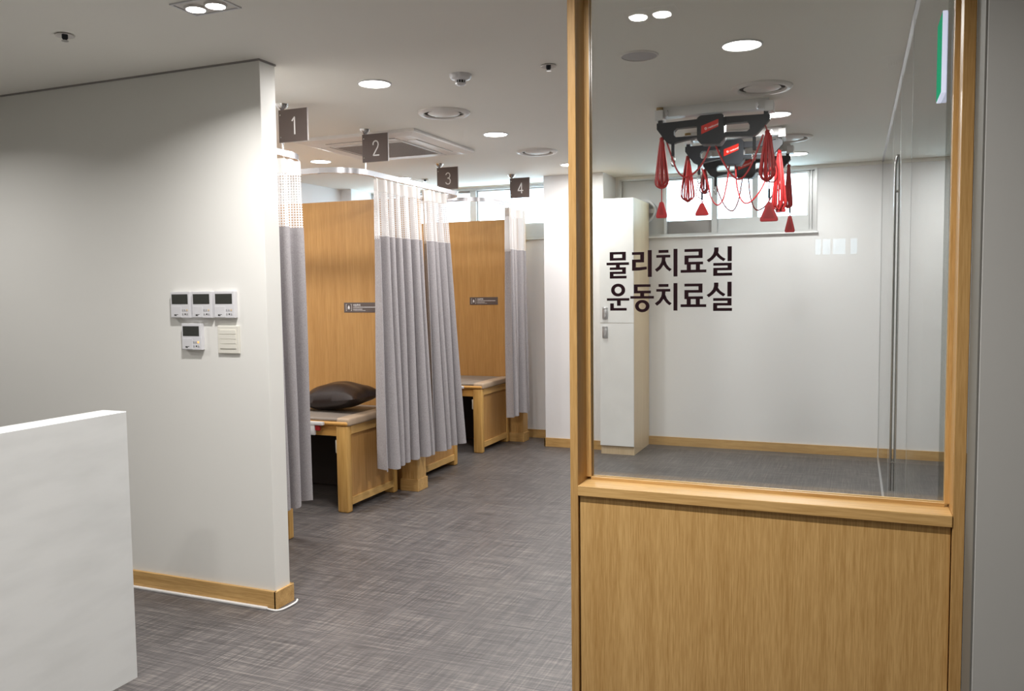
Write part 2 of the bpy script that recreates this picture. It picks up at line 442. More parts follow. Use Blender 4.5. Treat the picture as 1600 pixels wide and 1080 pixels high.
# ---- right high window with the exhaust fan panel
w2 = sroot('window_2', (-1.15, YB, WR[2]))
b = nb(); frame_rect(b, WR[0], WR[1], WR[2], WR[3], YB-0.012, YB+0.15, 0.020)
box(b, -0.352, -0.346, YB, YB+0.10, 1.90, 2.392); box(b, -0.368, -0.325, YB+0.04, YB+0.12, 1.90, 2.392); obj('frame', b, M['win'], w2)
b = nb(); box(b, -1.590, -1.565, YB+0.0, YB+0.08, 1.902, 2.392, 0.002); obj('mullion', b, M['win'], w2)
b = nb(); box(b, -1.172, -1.122, YB+0.0, YB+0.08, 1.902, 2.392, 0.003); obj('mullion', b, M['win'], w2)
b = nb(); box(b, -0.832, -0.785, YB+0.02, YB+0.08, 2.02, 2.372, 0.003); obj('mullion', b, M['win'], w2)
for x0, x1 in ((-1.565, -1.172), (-1.122, -0.832), (-0.785, -0.385)):
    b = nb(); box(b, x0, x1, YB+0.05, YB+0.055, 2.02, 2.375); obj('pane', b, M['glass_win'], w2)
b = nb(); box(b, -1.565, -1.172, YB+0.03, YB+0.07, 1.902, 2.018, 0.002); obj('lower_panel', b, M['shadow_gap'], w2)
b = nb(); box(b, -1.122, -0.368, YB+0.015, YB+0.07, 1.902, 2.022, 0.002); obj('lower_panel', b, M['win_low'], w2)
b = nb(); box(b, -1.565, -0.368, YB+0.02, YB+0.07, 2.374, 2.392, 0.002); obj('top_rail', b, M['win'], w2)
b = nb(); box(b, -0.385, -0.368, YB+0.02, YB+0.07, 2.02, 2.374, 0.002); obj('sash_stile', b, M['win'], w2)
b = nb(); box(b, WR[0]-0.012, WR[1]+0.012, YB-0.03, YB+0.15, WR[2]-0.014, WR[2], 0.002); obj('sill', b, M['wall_white'], w2)
b = nb(); box(b, -1.975, -1.590, YB+0.03, YB+0.07, 1.902, 2.392); obj('fan_panel', b, M['win_low'], w2)
fan = thing('exhaust_fan', 'round white exhaust fan set in the window panel above the tall white cabinet', 'fan', (-1.77, YB+0.03, 2.115))
def yring(b, cx, y, cz, r0, r1, d, seg=32):
    """ring in the xz plane, hollow, depth d towards -y"""
    q = bmesh.new(); lathe(q, [(r0, 0), (r0, d), (r1, d), (r1, 0), (r0, 0)], (0, 0, 0), seg)
    add(b, q, Matrix.Translation((cx, y, cz)) @ Matrix.Rotation(PI/2, 4, 'X')); return b
b = nb(); yring(b, -1.77, YB+0.03, 2.115, 0.088, 0.106, 0.03); obj('housing', b, M['plastic'], fan, True)
b = nb()
for k in range(5):
    a = 2*PI*k/5
    q = bmesh.new(); box(q, 0.015, 0.088, -0.002, 0.002, -0.022, 0.022)
    add(b, q, Matrix.Translation((-1.77, YB+0.005, 2.115)) @ Matrix.Rotation(a, 4, 'Y') @ Matrix.Rotation(0.5, 4, 'X'))
obj('blades', b, M['plastic'], fan)
b = nb(); cyl(b, (-1.77, YB+0.03, 2.115), (-1.77, YB-0.001, 2.115), 0.024, 20); obj('hub', b, M['plastic'], fan, True)


# ---------------------------------------------------------------- glazed partition in front
gp = thing('glazed_partition', 'oak framed glass partition with a wood lower panel and dark brown lettering', 'partition', (-0.23, 2.16, 0))
XL, XR = -0.697, 0.236
b = nb(); box(b, XL, XL+0.021, 2.10, 2.225, 0, CEIL, 0.0012); obj('post', b, M['post_oak'], gp)
b = nb(); box(b, XR-0.025, XR, 2.10, 2.225, 0, CEIL, 0.0012); obj('post', b, M['post_oak'], gp)
b = nb(); box(b, XL+0.021, XR-0.025, 2.097, 2.225, 0.872, 0.899, 0.0012); obj('sill_rail', b, M['oak_x'], gp)
b = nb(); box(b, XL+0.024, XR-0.027, 2.108, 2.20, 0.0, 0.872, 0.001); obj('lower_panel', b, M['oak_z'], gp)
for x0, x1 in ((XL+0.021, XL+0.034), (XR-0.035, XR-0.025)):
    b = nb(); box(b, x0, x1, 2.178, 2.188, 0.907, CEIL); box(b, x0, x1, 2.196, 2.206, 0.907, CEIL); obj('glazing_bead', b, M['oak_z'], gp)
b = nb(); box(b, XL+0.034, XR-0.035, 2.178, 2.188, 0.899, 0.907); box(b, XL+0.021, XR-0.025, 2.196, 2.206, 0.899, 0.907); obj('glazing_bead', b, M['oak_x'], gp)
b = nb(); box(b, XL+0.024, XR-0.028, 2.189, 2.195, 0.900, CEIL); pane = obj('glass_pane', b, M['glass'], gp)

# lettering, drawn stroke by stroke (u right, v down in units of the sheet), front face of the pane
def LX(u): return -0.6195 + (u-125)*(0.3295/1295.0)
def LZ(v): return 1.5200 - (v-158)*(0.1595/615.0)
LY0, LY1 = 2.1878, 2.1890
def lrect(b, u0, v0, u1, v1): prism(b, [(LX(u0), LZ(v0)), (LX(u1), LZ(v0)), (LX(u1), LZ(v1)), (LX(u0), LZ(v1))], LY0, LY1)
def lpoly(b, pts): prism(b, [(LX(u), LZ(v)) for u, v in pts], LY0, LY1)
def lring(b, cu, cv, ru, rv, wu, wv, n=36):
    for k in range(n):
        a0, a1 = 2*PI*k/n, 2*PI*(k+1)/n
        lpoly(b, [(cu+ru*math.cos(a0), cv+rv*math.sin(a0)), (cu+ru*math.cos(a1), cv+rv*math.sin(a1)),
                  (cu+(ru-wu)*math.cos(a1), cv+(rv-wv)*math.sin(a1)), (cu+(ru-wu)*math.cos(a0), cv+(rv-wv)*math.sin(a0))])
def g_mul(b):
    for r in ((160, 164, 333, 190), (160, 190, 199, 226), (294, 190, 333, 226), (160, 226, 333, 252), (125, 272, 367, 299), (227, 299, 268, 322),
              (160, 322, 333, 348), (294, 348, 333, 366), (160, 366, 333, 391), (160, 391, 199, 410), (160, 410, 340, 437)): lrect(b, *r)
def g_ri(b):
    for r in ((400, 171, 527, 199), (487, 199, 527, 246), (400, 246, 527, 277), (400, 277, 440, 325), (567, 154, 607, 426)): lrect(b, *r)
    lpoly(b, [(400, 325), (480, 326), (555, 320), (555, 349), (480, 359), (400, 360)])
def g_chi(b, d=0):
    lrect(b, 679, 157+d, 781, 186+d); lrect(b, 655, 207+d, 800, 234+d); lrect(b, 833, 149+d, 873, 426+d)
    lpoly(b, [(712, 234+d), (750, 234+d), (747, 268+d), (732, 304+d), (700, 348+d), (662, 377+d), (640, 352+d), (682, 320+d), (706, 282+d), (712, 255+d)])
    lpoly(b, [(747, 262+d), (765, 305+d), (790, 335+d), (815, 352+d), (792, 373+d), (760, 348+d), (732, 312+d), (728, 285+d)])
def g_ryo(b, d=0):
    for r in ((945, 156, 1127, 184), (1087, 184, 1127, 219), (945, 219, 1127, 247), (945, 247, 986, 283), (945, 283, 1132, 310),
              (968, 310, 1009, 362), (1060, 310, 1101, 362), (906, 362, 1165, 390)): lrect(b, r[0], r[1]+d, r[2], r[3]+d)
def g_sil(b, d=0):
    lrect(b, 1374, 140+d, 1415, 285+d)
    lpoly(b, [(1242, 147+d), (1285, 147+d), (1285, 180+d), (1278, 206+d), (1258, 236+d), (1230, 264+d), (1190, 292+d), (1168, 270+d), (1206, 243+d), (1232, 212+d), (1242, 180+d)])
    lpoly(b, [(1280, 196+d), (1300, 224+d), (1326, 245+d), (1356, 262+d), (1334, 284+d), (1300, 262+d), (1272, 238+d), (1262, 222+d)])
    for r in ((1234, 300, 1415, 327), (1375, 327, 1415, 348), (1234, 348, 1415, 374), (1234, 374, 1274, 398), (1234, 398, 1420, 427)): lrect(b, r[0], r[1]+d, r[2], r[3]+d)
def g_un(b):
    lring(b, 249, 556, 76, 66, 38, 31)
    for r in ((127, 640, 369, 666), (237, 666, 276, 718), (163, 693, 202, 741), (163, 741, 340, 768)): lrect(b, *r)
def g_dong(b):
    for r in ((418, 500, 594, 527), (418, 527, 458, 565), (418, 565, 597, 592), (486, 592, 527, 620), (381, 620, 629, 646)): lrect(b, *r)
    lring(b, 507, 722, 76, 63, 38, 30)
for fn in (g_mul, g_ri, g_chi, g_ryo, g_sil, g_un, g_dong, lambda b: g_chi(b, 343), lambda b: g_ryo(b, 344), lambda b: g_sil(b, 346)):
    b = nb(); fn(b); obj('lettering', b, M['letter'], gp)

# ---------------------------------------------------------------- glass wall on the right side of the exercise room
GX = 0.197
gw = sroot('wall_glass', (GX, 4.8, 0))
joints = [2.235, 3.56, 4.46, 5.36, 7.485]
for y0, y1 in zip(joints, joints[1:]):
    b = nb(); box(b, GX-0.005, GX+0.005, y0+0.0015, y1-0.0015, 0.012, CEIL-0.012); obj('glass_pane', b, M['glass'], gw)
for y in joints[1:4]:
    b = nb(); box(b, GX-0.0056, GX+0.0056, y-0.0015, y+0.0015, 0.012, CEIL-0.012); obj('joint_seal', b, M['win'], gw)
b = nb(); box(b, GX-0.012, GX+0.012, 2.235, YB, CEIL-0.012, CEIL); obj('top_channel', b, M['alu'], gw)
b = nb(); box(b, GX-0.012, GX+0.012, 2.235, YB, 0, 0.012); obj('bottom_channel', b, M['alu'], gw)
b = nb(); box(b, GX-0.008, GX+0.008, YB-0.016, YB-0.015+0.003, 0.012, CEIL-0.012); obj('wall_channel', b, M['win'], gw)
b = nb()
hx, hy = GX-0.015, 4.74
tube(b, spline([(hx, hy, 0.35), (hx, hy, 1.2), (hx, hy, 2.00), (hx+0.003, hy-0.01, 2.045), (hx+0.008, hy-0.05, 2.075)], 6), 0.0062, 12)
for z in (0.50, 1.90): cyl(b, (hx, hy, z), (GX-0.005, hy, z), 0.006, 10)
hh = obj('pull_handle', b, M['steel'], gw, True)

ex = thing('exit_sign', 'slim lit green exit sign with a white edge seen edge on behind glass', 'sign', (GX-0.012, 2.30, 1.87))
b = nb(); box(b, GX-0.016, GX-0.0055, 2.245, 2.37, 1.872, 2.062, 0.001); obj('light_box', b, M['exit_white'], ex)
b = nb(); box(b, GX-0.0168, GX-0.0158, 2.247, 2.368, 1.875, 2.059); obj('green_face', b, M['exit_green'], ex)

# ---------------------------------------------------------------- reception counter
ct = thing('reception_counter', 'white stone reception counter slab in the lower left foreground', 'counter', (-2.385, 0.9, 0))
b = nb(); box(b, -2.44, -2.33, -0.6, 2.157, 0.068, 1.017, 0.0015); obj('front_slab', b, M['counter'], ct)
b = nb(); box(b, -2.43, -2.36, -0.6, 2.10, 0, 0.068); obj('plinth', b, M['white_lam'], ct)
b = nb(); box(b, -3.05, -2.44, -0.6, 2.10, 0.70, 0.735, 0.002); obj('desk_top', b, M['white_lam'], ct)
b = nb(); box(b, -3.0, -2.44, 2.06, 2.10, 0, 0.70); obj('side_board', b, M['white_lam'], ct)

# ---------------------------------------------------------------- thermostats and switch on the left wall
def thermostat(x, z0, label, lit=False):
    w, h = 0.114, 0.120
    t = thing('thermostat', label, 'thermostat', (x, 3.003, z0), 'thermostats on the left wall')
    x0, x1, yf = x-w/2, x+w/2, 2.981
    b = nb(); box(b, x0, x1, yf, 3.003, z0, z0+h, 0.0015); obj('body', b, M['plastic'], t)
    b = nb(); box(b, x0+0.008, x1-0.012, yf-0.0008, yf+0.001, z0+0.063, z0+h-0.012); obj('display', b, M['lcd'], t)
    b = nb(); box(b, x0+0.002, x0+0.063, yf-0.0012, yf+0.001, z0+0.003, z0+0.052, 0.0004); obj('cover_flap', b, M['plastic'], t)
    for i, (dx, dz, mm) in enumerate(((0.071, 0.035, 'grey_mark'), (0.083, 0.035, 'grey_mark'), (0.096, 0.035, 'orange_mark'), (0.071, 0.017, 'grey_mark'), (0.085, 0.017, 'lcd'), (0.097, 0.017, 'grey_mark'))):
        s = 0.0042 if i != 4 else 0.0032
        b = nb(); box(b, x0+dx-s, x0+dx+s, yf-0.0014, yf+0.001, z0+dz-s, z0+dz+s, 0.0005)
        obj('button', b, M['lamp_amber'] if (lit and i == 2) else M[mm], t)
    b = nb(); box(b, x0+0.022, x0+0.036, yf-0.0016, yf-0.001, z0+0.009, z0+0.013); box(b, x0+0.022, x0+0.029, yf-0.0016, yf-0.001, z0+0.013, z0+0.0165)
    box(b, x0+0.030, x0+0.044, yf-0.0016, yf-0.001, z0+0.0145, z0+0.0165); obj('maker_mark', b, M['lcd'], t)
    return t
M['lamp_amber'] = emit('amber_indicator', (1.0, 0.45, 0.12), 1.0)
thermostat(-2.864, 1.311, 'white thermostat, leftmost of the upper row of three on the left wall')
thermostat(-2.739, 1.311, 'white thermostat, middle of the upper row of three on the left wall')
thermostat(-2.611, 1.311, 'white thermostat, rightmost of the upper row, above the blank switch plate')
thermostat(-2.805, 1.165, 'single white thermostat below the row of three, with a lit amber key', True)
sw = thing('light_switch', 'ivory wall switch plate with stacked rocker keys beside the lower thermostat', 'switch', (-2.605, 3.003, 1.150))
b = nb(); box(b, -2.665, -2.545, 2.993, 3.003, 1.150, 1.276, 0.003, 2); obj('plate', b, M['ivory'], sw)
for k in range(4):
    z = 1.172 + k*0.0215
    b = nb(); box(b, -2.650, -2.560, 2.990, 2.994, z+0.0008, z+0.0207, 0.0008); obj('rocker', b, M['ivory'], sw)

# ---------------------------------------------------------------- cable along the baseboard
b = nb(); box(b, -6.0, -2.43, 2.974, 2.990, 0, 0.010, 0.002); tag(obj('cable_duct', b, M['cable']), 'thin white cable duct on the floor along the left baseboard', 'duct')
b = nb(); tube(b, spline([(-2.44, 2.982, 0.005), (-2.40, 2.974, 0.005), (-2.372, 2.976, 0.005), (-2.356, 2.995, 0.005), (-2.350, 3.04, 0.005), (-2.352, 3.09, 0.005), (-2.366, 3.12, 0.005)], 8), 0.0045, 8)
tag(obj('cable', b, M['cable'], smooth=True), 'white cable looped on the floor around the end of the left wall', 'cable')

# ---------------------------------------------------------------- bay dividers
def divider(y0, y1, label, nx, nz, word=True):
    t = thing('bay_divider', label, 'divider', (-3.6, y0, 0), 'oak dividers between the treatment bays')
    b = nb(); box(b, -4.72, -2.985, y0+0.012, y1-0.012, 0, 2.075, 0.001); obj('panel', b, M['panel_oak'], t)
    b = nb(); box(b, -2.985, -2.855, y0, y1, 0.0, 2.08, 0.006, 2); obj('end_post', b, M['oak_z'], t)
    b = nb(); box(b, -2.993, -2.847, y0-0.008, y1+0.008, 0, 0.085, 0.002); obj('plinth', b, M['oak_x'], t)
    n = thing('notice_plate', ('taupe caution plate partly covered by the wide grey curtain, above the brown pillow' if y0 < 6 else 'taupe caution plate on the farthest oak divider, fully in view'), 'sign', (nx, y0+0.012, nz), 'taupe caution plates on the dividers')
    yf = y0+0.009
    b = nb(); box(b, nx, nx+0.29, yf, y0+0.012, nz, nz+0.072, 0.0006); obj('plate', b, M['sign'], n)
    b = nb()
    for q in (0, 1):
        xx = nx+0.018+q*0.046
        box(b, xx, xx+0.002, yf-0.0008, yf, nz+0.012, nz+0.060); s = 1 if q == 0 else -1
        for zz in (nz+0.012, nz+0.058): box(b, min(xx, xx+s*0.007), max(xx+0.002, xx+s*0.007), yf-0.0008, yf, zz, zz+0.002)
    box(b, nx+0.030, nx+0.052, yf-0.0008, yf, nz+0.024, nz+0.027)
    prism(b, [(nx+0.041, nz+0.052), (nx+0.050, nz+0.037), (nx+0.046, nz+0.028), (nx+0.036, nz+0.028), (nx+0.032, nz+0.037)], yf-0.0008, yf)
    obj('pictogram', b, M['ink'], n)
    b = text_bm('낙상주의', 0.017, off=0.0004); bmesh.ops.translate(b, verts=b.verts, vec=(nx+0.078, yf-0.0006, nz+0.047)); obj('heading', b, M['ink'], n)
    b = nb(); random.seed(int(y0*10))
    for zz, ln, th in ((nz+0.036, 0.19, 0.0042), (nz+0.022, 0.075, 0.0042), (nz+0.013, 0.10, 0.0022)):
        x = nx+0.078
        while x < nx+0.078+ln:
            w = random.uniform(0.002, 0.006); box(b, x, x+w, yf-0.0008, yf, zz, zz+th); x += w+random.uniform(0.0008, 0.002)
    obj('small_print', b, M['ink'], n)
divider(5.17, 5.30, 'tall oak divider panel behind the bed with the brown pillow', -3.440, 1.272)
divider(7.22, 7.34, 'tall oak divider panel farthest back, beneath the left high window', -3.392, 1.285)

# ---------------------------------------------------------------- treatment beds
def make_bed(label, loc, mirror=False):
    t = thing('treatment_bed', label, 'bed', loc, 'wooden treatment beds in the bays')
    Lx, w = 1.68, 0.315
    s = -1 if mirror else 1
    for x0, x1 in ((-0.085, 0.0), (-Lx, -Lx+0.085)):
        for y0, y1 in ((-w, -w+0.055), (w-0.055, w)):
            b = nb(); box(b, x0, x1, y0, y1, 0, 0.565, 0.012, 3); obj('leg', b, M['bed_z'], t, local=True, smooth=True)
    b = nb(); box(b, -0.028, -0.002, -w+0.055, w-0.055, 0.505, 0.567, 0.002); obj('end_rail', b, M['bed_y'], t, local=True)
    b = nb(); box(b, -0.026, -0.004, -w+0.055, w-0.055, 0.045, 0.095, 0.002); obj('end_rail', b, M['bed_y'], t, local=True)
    b = nb(); box(b, -0.022, -0.012, -w+0.055, w-0.055, 0.095, 0.505); obj('end_panel', b, M['panel_oak'], t, local=True)
    b = nb(); box(b, -Lx+0.012, -Lx+0.022, -w+0.055, w-0.055, 0.045, 0.56); obj('end_panel', b, M['panel_oak'], t, local=True)
    for y0, y1 in ((-w+0.012, -w+0.037), (w-0.037, w-0.012)):
        b = nb(); box(b, -Lx+0.085, -0.085, y0, y1, 0.495, 0.565, 0.002); obj('side_rail', b, M['bed_x'], t, local=True)
    b = nb(); box(b, -Lx-0.005, 0.004, -w-0.008, w+0.008, 0.565, 0.590, 0.011, 3); obj('top_frame', b, M['bed_x'], t, local=True, smooth=True)
    b = nb(); box(b, -Lx, -0.07, -w+0.006, w-0.006, 0.588, 0.612, 0.010, 3); obj('pad', b, M['pad'], t, local=True, smooth=True)
    b = nb(); box(b, -0.085, 0.016, -w+0.004, w+0.002, 0.562, 0.615, 0.016, 4); obj('foot_pad', b, M['pad_edge'], t, local=True, smooth=True)
    b = nb(); box(b, -Lx+0.09, -0.09, w-0.036, w-0.028, 0.015, 0.495); obj('shade_board', b, M['bed_shade'], t, local=True)  # added dark sheet that paints the shade beneath the bed
    # white bracket arm with a red catch on the open side of the bed
    yb = -w-0.008
    b = nb(); box(b, -0.58, -0.160, yb-0.026, yb, 0.566, 0.590, 0.006, 2)
    box(b, -0.262, -0.225, yb-0.022, yb, 0.500, 0.572, 0.006, 2)
    obj('side_bracket', b, M['plastic'], t, local=True, smooth=True)
    b = nb(); box(b, -0.224, -0.190, yb-0.018, yb-0.001, 0.530, 0.566, 0.003); obj('catch', b, M['red_dark'], t, local=True)
    b = nb(); box(b, -0.105, -0.085, -w+0.02, -w+0.08, 0.38, 0.47, 0.008, 2); obj('socket_box', b, M['ivory'], t, local=True, smooth=True)
    return t
bed = make_bed('wooden treatment bed with a taupe pad carrying the brown pillow', (-2.99, 4.812, 0))
dup(bed, (-2.99, 3.620, 0), 'wooden treatment bed nearest the viewer, mostly hidden behind the first curtain')
dup(bed, (-2.99, 5.785, 0), 'wooden treatment bed behind the middle pair of curtains, against the oak divider')
dup(bed, (-2.99, 6.898, 0), 'wooden treatment bed farthest back, beside the farthest curtain')

# pillow
def pillow():
    b = nb(); nu, nv = 36, 24; V = {}
    for sgn in (1, -1):
        for i in range(nu+1):
            for j in range(nv+1):
                u = -1+2*i/nu; v = -1+2*j/nv
                x = 0.285*u*(1-0.085*(1-abs(v)**1.6)*abs(u)); y = 0.165*v*(1-0.10*(1-abs(u)**1.6)*abs(v))
                e = max(0.0, 1-abs(u)**2.0)*max(0.0, 1-abs(v)**2.0)
                h = 0.120*e**0.52
                h *= 1+0.06*math.sin(8*u+3*v)*(1-e) + 0.03*math.sin(11*v)
                z = sgn*h if sgn > 0 else -h*0.55+0.012*u*u
                if sgn < 0 and (i in (0, nu) or j in (0, nv)): V[(sgn, i, j)] = V[(1, i, j)]; continue
                V[(sgn, i, j)] = b.verts.new((x, y, max(z, -0.062)))
        for i in range(nu):
            for j in range(nv):
                q = [V[(sgn, i, j)], V[(sgn, i+1, j)], V[(sgn, i+1, j+1)], V[(sgn, i, j+1)]]
                b.faces.new(q if sgn > 0 else q[::-1])
    bmesh.ops.transform(b, matrix=Matrix.Rotation(R(-8), 4, 'Z') @ Matrix.Rotation(R(-7), 4, 'Y'), verts=b.verts)
    zmin = min(v.co.z for v in b.verts)
    bmesh.ops.translate(b, verts=b.verts, vec=(-3.27, 4.83, 0.6135-zmin))
    o = obj('pillow', b, M['leather'], smooth=True)
    tag(o, 'dark brown vinyl pillow lying on the bed beside the first curtain', 'pillow')
pillow()

# ---------------------------------------------------------------- curtain rails
ZR = 2.166
def arc(cx, cy, r, a0, a1, n=14): return [(cx+r*math.cos(R(a0+(a1-a0)*k/n)), cy+r*math.sin(R(a0+(a1-a0)*k/n))) for k in range(n+1)]
def rail(path, label):
    b = nb(); rings = []; n = len(path)
    w, h = 0.011, 0.0165
    for i, p in enumerate(path):
        a = Vector(path[max(i-1, 0)]); c = Vector(path[min(i+1, n-1)]); t = (c-a).normalized(); s = Vector((t.y, -t.x))
        q = Vector(p)
        prof = [(w, -h), (w, h), (-w, h), (-w, -h)]
        rings.append([b.verts.new((q.x+s.x*o, q.y+s.y*o, ZR+z)) for o, z in prof])
    for r0, r1 in zip(rings, rings[1:]):
        for k in range(4): b.faces.new((r0[k], r0[(k+1) % 4], r1[(k+1) % 4], r1[k]))
    b.faces.new(rings[0][::-1]); b.faces.new(rings[-1]); bmesh.ops.recalc_face_normals(b, faces=b.faces[:])
    me = obj('curtain_rail', b, M['alu_white'], smooth=True)
    tag(me, label, 'curtain rail', 'silver curtain rails over the bays'); return me
XV = -2.845
rail([(XV, 3.108), (XV, 3.78)] + arc(XV-0.25, 3.78, 0.25, 0, 90) + [(-4.72, 4.03)], 'silver curtain rail nearest the viewer, carrying the first curtain')
rail([(-4.72, 4.365), (-3.045, 4.365)] + arc(XV-0.22, 4.585, 0.22, -90, 0) + [(XV, 5.80)] + arc(XV-0.23, 5.80, 0.23, 0, 90) + [(-4.72, 6.03)],
     'long curved silver curtain rail carrying the two middle curtains')
rail([(-4.72, 6.242), (-3.05, 6.242)] + arc(-2.80-0.25, 6.492, 0.25, -90, 0) + [(-2.80, YB)], 'silver curtain rail farthest back, carrying the farthest curtain')

# ---------------------------------------------------------------- number signs hanging from the ceiling
def stroke(b, pts, w, y0, y1):
    pts = [Vector(p) for p in pts]
    for a, c in zip(pts, pts[1:]):
        t = (c-a).normalized(); s = Vector((-t.y, t.x))*w/2; e = t*w*0.25
        prism(b, [tuple(a-e+s), tuple(c+e+s), tuple(c+e-s), tuple(a-e-s)], y0, y1)
def digit(d):
    if d == 1: return [[(0.30, 0.80), (0.55, 1.0), (0.55, 0.0)]]
    if d == 2: return [[(0.16, 0.74), (0.18, 0.86), (0.28, 0.96), (0.45, 1.0), (0.62, 0.97), (0.73, 0.86), (0.75, 0.72), (0.68, 0.56), (0.16, 0.0), (0.82, 0.0)]]
    if d == 3: return [[(0.18, 0.84), (0.27, 0.95), (0.45, 1.0), (0.63, 0.96), (0.73, 0.85), (0.74, 0.70), (0.66, 0.58), (0.42, 0.53)],
                       [(0.42, 0.53), (0.68, 0.47), (0.79, 0.33), (0.77, 0.15), (0.65, 0.03), (0.45, 0.0), (0.25, 0.04), (0.14, 0.16)]]
    return [[(0.66, 0.0), (0.66, 1.0), (0.12, 0.25), (0.88, 0.25)]]
def number_sign(d, x, y, label):
    t = thing('number_sign', label, 'sign', (x, y, CEIL), 'taupe bay number signs')
    b = nb(); lathe(b, [(0.036, 0), (0.035, -0.004), (0.026, -0.018), (0.010, -0.030), (0.0045, -0.034)], (x, y, CEIL), 24); obj('ceiling_cup', b, M['steel'], t, True)
    b = nb(); cyl(b, (x, y, CEIL-0.028), (x, y, ZR+0.016), 0.0045, 10); obj('rod', b, M['alu'], t, True)
    x0, x1, zt, zb = x-0.012, x+0.172, 2.397, 2.224
    yf = y-0.0145
    b = nb(); box(b, x0, x1, yf+0.001, yf+0.008, zb, zt, 0.0005); obj('backing', b, M['sign_edge'], t)
    b = nb(); box(b, x0, x1-0.003, yf-0.001, yf+0.001, zb+0.001, zt-0.001); obj('plate', b, M['sign'], t)
    for zz in (zt-0.028, zb+0.028):
        b = nb(); cyl(b, (x, yf-0.003, zz), (x, yf-0.001, zz), 0.004, 12); obj('screw', b, M['steel'], t)
    b = nb(); H = 0.088; ox, oz = x+0.056, zb+0.040
    for pl in digit(d): stroke(b, [(ox+px*0.062, oz+pz*H) for px, pz in pl], 0.0078, yf-0.0018, yf-0.001)
    obj('numeral', b, M['ink'], t)
number_sign(1, -2.863, 3.767, 'hanging taupe sign reading 1, largest in view, beside the free end of the left wall')
number_sign(2, -2.843, 4.560, 'hanging taupe sign reading 2, in front of the ceiling air conditioner')
number_sign(3, -3.080, 6.028, 'hanging taupe sign reading 3, behind the end of the long curved curtain rail')
number_sign(4, -2.800, 6.872, 'hanging taupe sign reading 4, smallest in view, against the bright left window')

# ---------------------------------------------------------------- curtains
def curtain(x, ty, by, zb, folds, seed, label, bx=(0, 0), amp=(0.020, 0.045), zt=2.135, split=1.755, keep=None):
    rnd = random.Random(seed)
    t = thing('curtain', label, 'curtain', (x, (ty[0]+ty[1])/2, ZR), 'grey curtains with white net heads')
    ph = [rnd.uniform(0, 6.28) for _ in range(5)]
    fw_ = [rnd.uniform(0.7, 1.35) for _ in range(folds)]; 
    if folds > 5 and label.startswith('wide'): fw_[0] *= 1.9
    tot = sum(fw_); acc = [0]
    for f in fw_: acc.append(acc[-1]+f/tot)
    fa = [rnd.uniform(0.65, 1.15) for _ in range(folds+1)]
    def shape(u, v):
        v_ = v**0.9
        k = 0
        while k < folds-1 and u > acc[k+1]: k += 1
        q = (u-acc[k])/(acc[k+1]-acc[k])
        c = math.cos(2*PI*q)
        sgn = 1 if c > 0 else -1
        wv = sgn*abs(c)**0.72
        A = (amp[0]+(amp[1]-amp[0])*v_)*(fa[k]*(1-q)+fa[k+1]*q)
        off = A*wv + 0.012*v*math.sin(3.1*u*PI+ph[0]) + 0.004*math.sin(9*u+5*v+ph[1])
        y0 = ty[0]+(by[0]-ty[0])*v_; y1 = ty[1]+(by[1]-ty[1])*v_
        yy = y0+(y1-y0)*u + 0.35*A*math.sin(2*PI*q*2)*0.5
        xx = x + off + (bx[0]*(1-u)+bx[1]*u)*v_
        if keep is not None:
            kp = keep - 0.09*min(1, max(0, (abs(yy-5.235)-0.080)/0.05))
            if xx < kp+0.02: xx = kp + 0.02*math.exp((xx-kp-0.02)/0.02)
        return xx, yy
    nu = folds*18; cloth = 0.0
    def grid(v0, v1, nv, name, m, zz0, zz1, dx=0.0, thick=False):
        b = nb(); uvl = b.loops.layers.uv.new('UVMap'); g = []
        for j in range(nv+1):
            vv = v0+(v1-v0)*j/nv; z = zz0+(zz1-zz0)*j/nv; row = []; s = 0; prev = None
            for i in range(nu+1):
                xx, yy = shape(i/nu, vv)
                if prev: s += math.hypot(xx-prev[0], yy-prev[1])
                prev = (xx, yy)
                zj = z + (0.006*math.sin(i*0.35+ph[2]) if (name == 'fabric_panel' and j == nv) else 0)
                row.append((b.verts.new((xx+dx, yy, zj)), s))
            g.append(row)
        for j in range(nv):
            for i in range(nu):
                idx = ((j, i), (j, i+1), (j+1, i+1), (j+1, i))
                f = b.faces.new([g[a][c][0] for a, c in idx])
                for lp, (a, c) in zip(f.loops, idx): lp[uvl].uv = (g[0][c][1]*1.0, (zz0+(zz1-zz0)*a/nv))
        o = obj(name, b, m, t, True)
        return o
    H = zt-zb
    vs = (zt-split)/H
    grid(0.0, 0.075/H, 3, 'header_tape', M['tape'], zt, zt-0.075, 0.0015)
    grid(0.06/H, vs, 14, 'net_panel', M['net'], zt-0.06, split)
    grid(vs-0.02/H, 1, 44, 'fabric_panel', M['fabric'], split+0.02, zb, 0.002)
    grid(1-0.085/H, 1-0.080/H, 1, 'hem_seam', M['fabric'], zb+0.085, zb+0.080, 0.0035)
    b = nb()
    for i in range(folds+1):
        u = acc[i]; xx, yy = shape(u, 0)
        tube(b, [(xx*0.4+x*0.6, yy, ZR-0.018), (xx, yy, zt-0.004)], 0.0022, 6)
    ho = obj('hooks', b, M['plastic'], t); ho['kind'] = 'stuff'
    return t
curtain(-2.845, (3.32, 3.855), (3.27, 3.865), 0.252, 6, 3, 'grey curtain half hidden by the end of the left wall, under sign 1', amp=(0.024, 0.050))
curtain(-2.832, (4.625, 5.175), (4.635, 5.250), 0.262, 6, 15, 'wide grey curtain hanging in front of the bed with the pillow', amp=(0.030, 0.066), keep=-2.842)
curtain(-2.832, (5.250, 5.58), (5.300, 5.765), 0.245, 4, 24, 'grey curtain hanging just behind the wide one, under sign 3', amp=(0.026, 0.060), keep=-2.842)
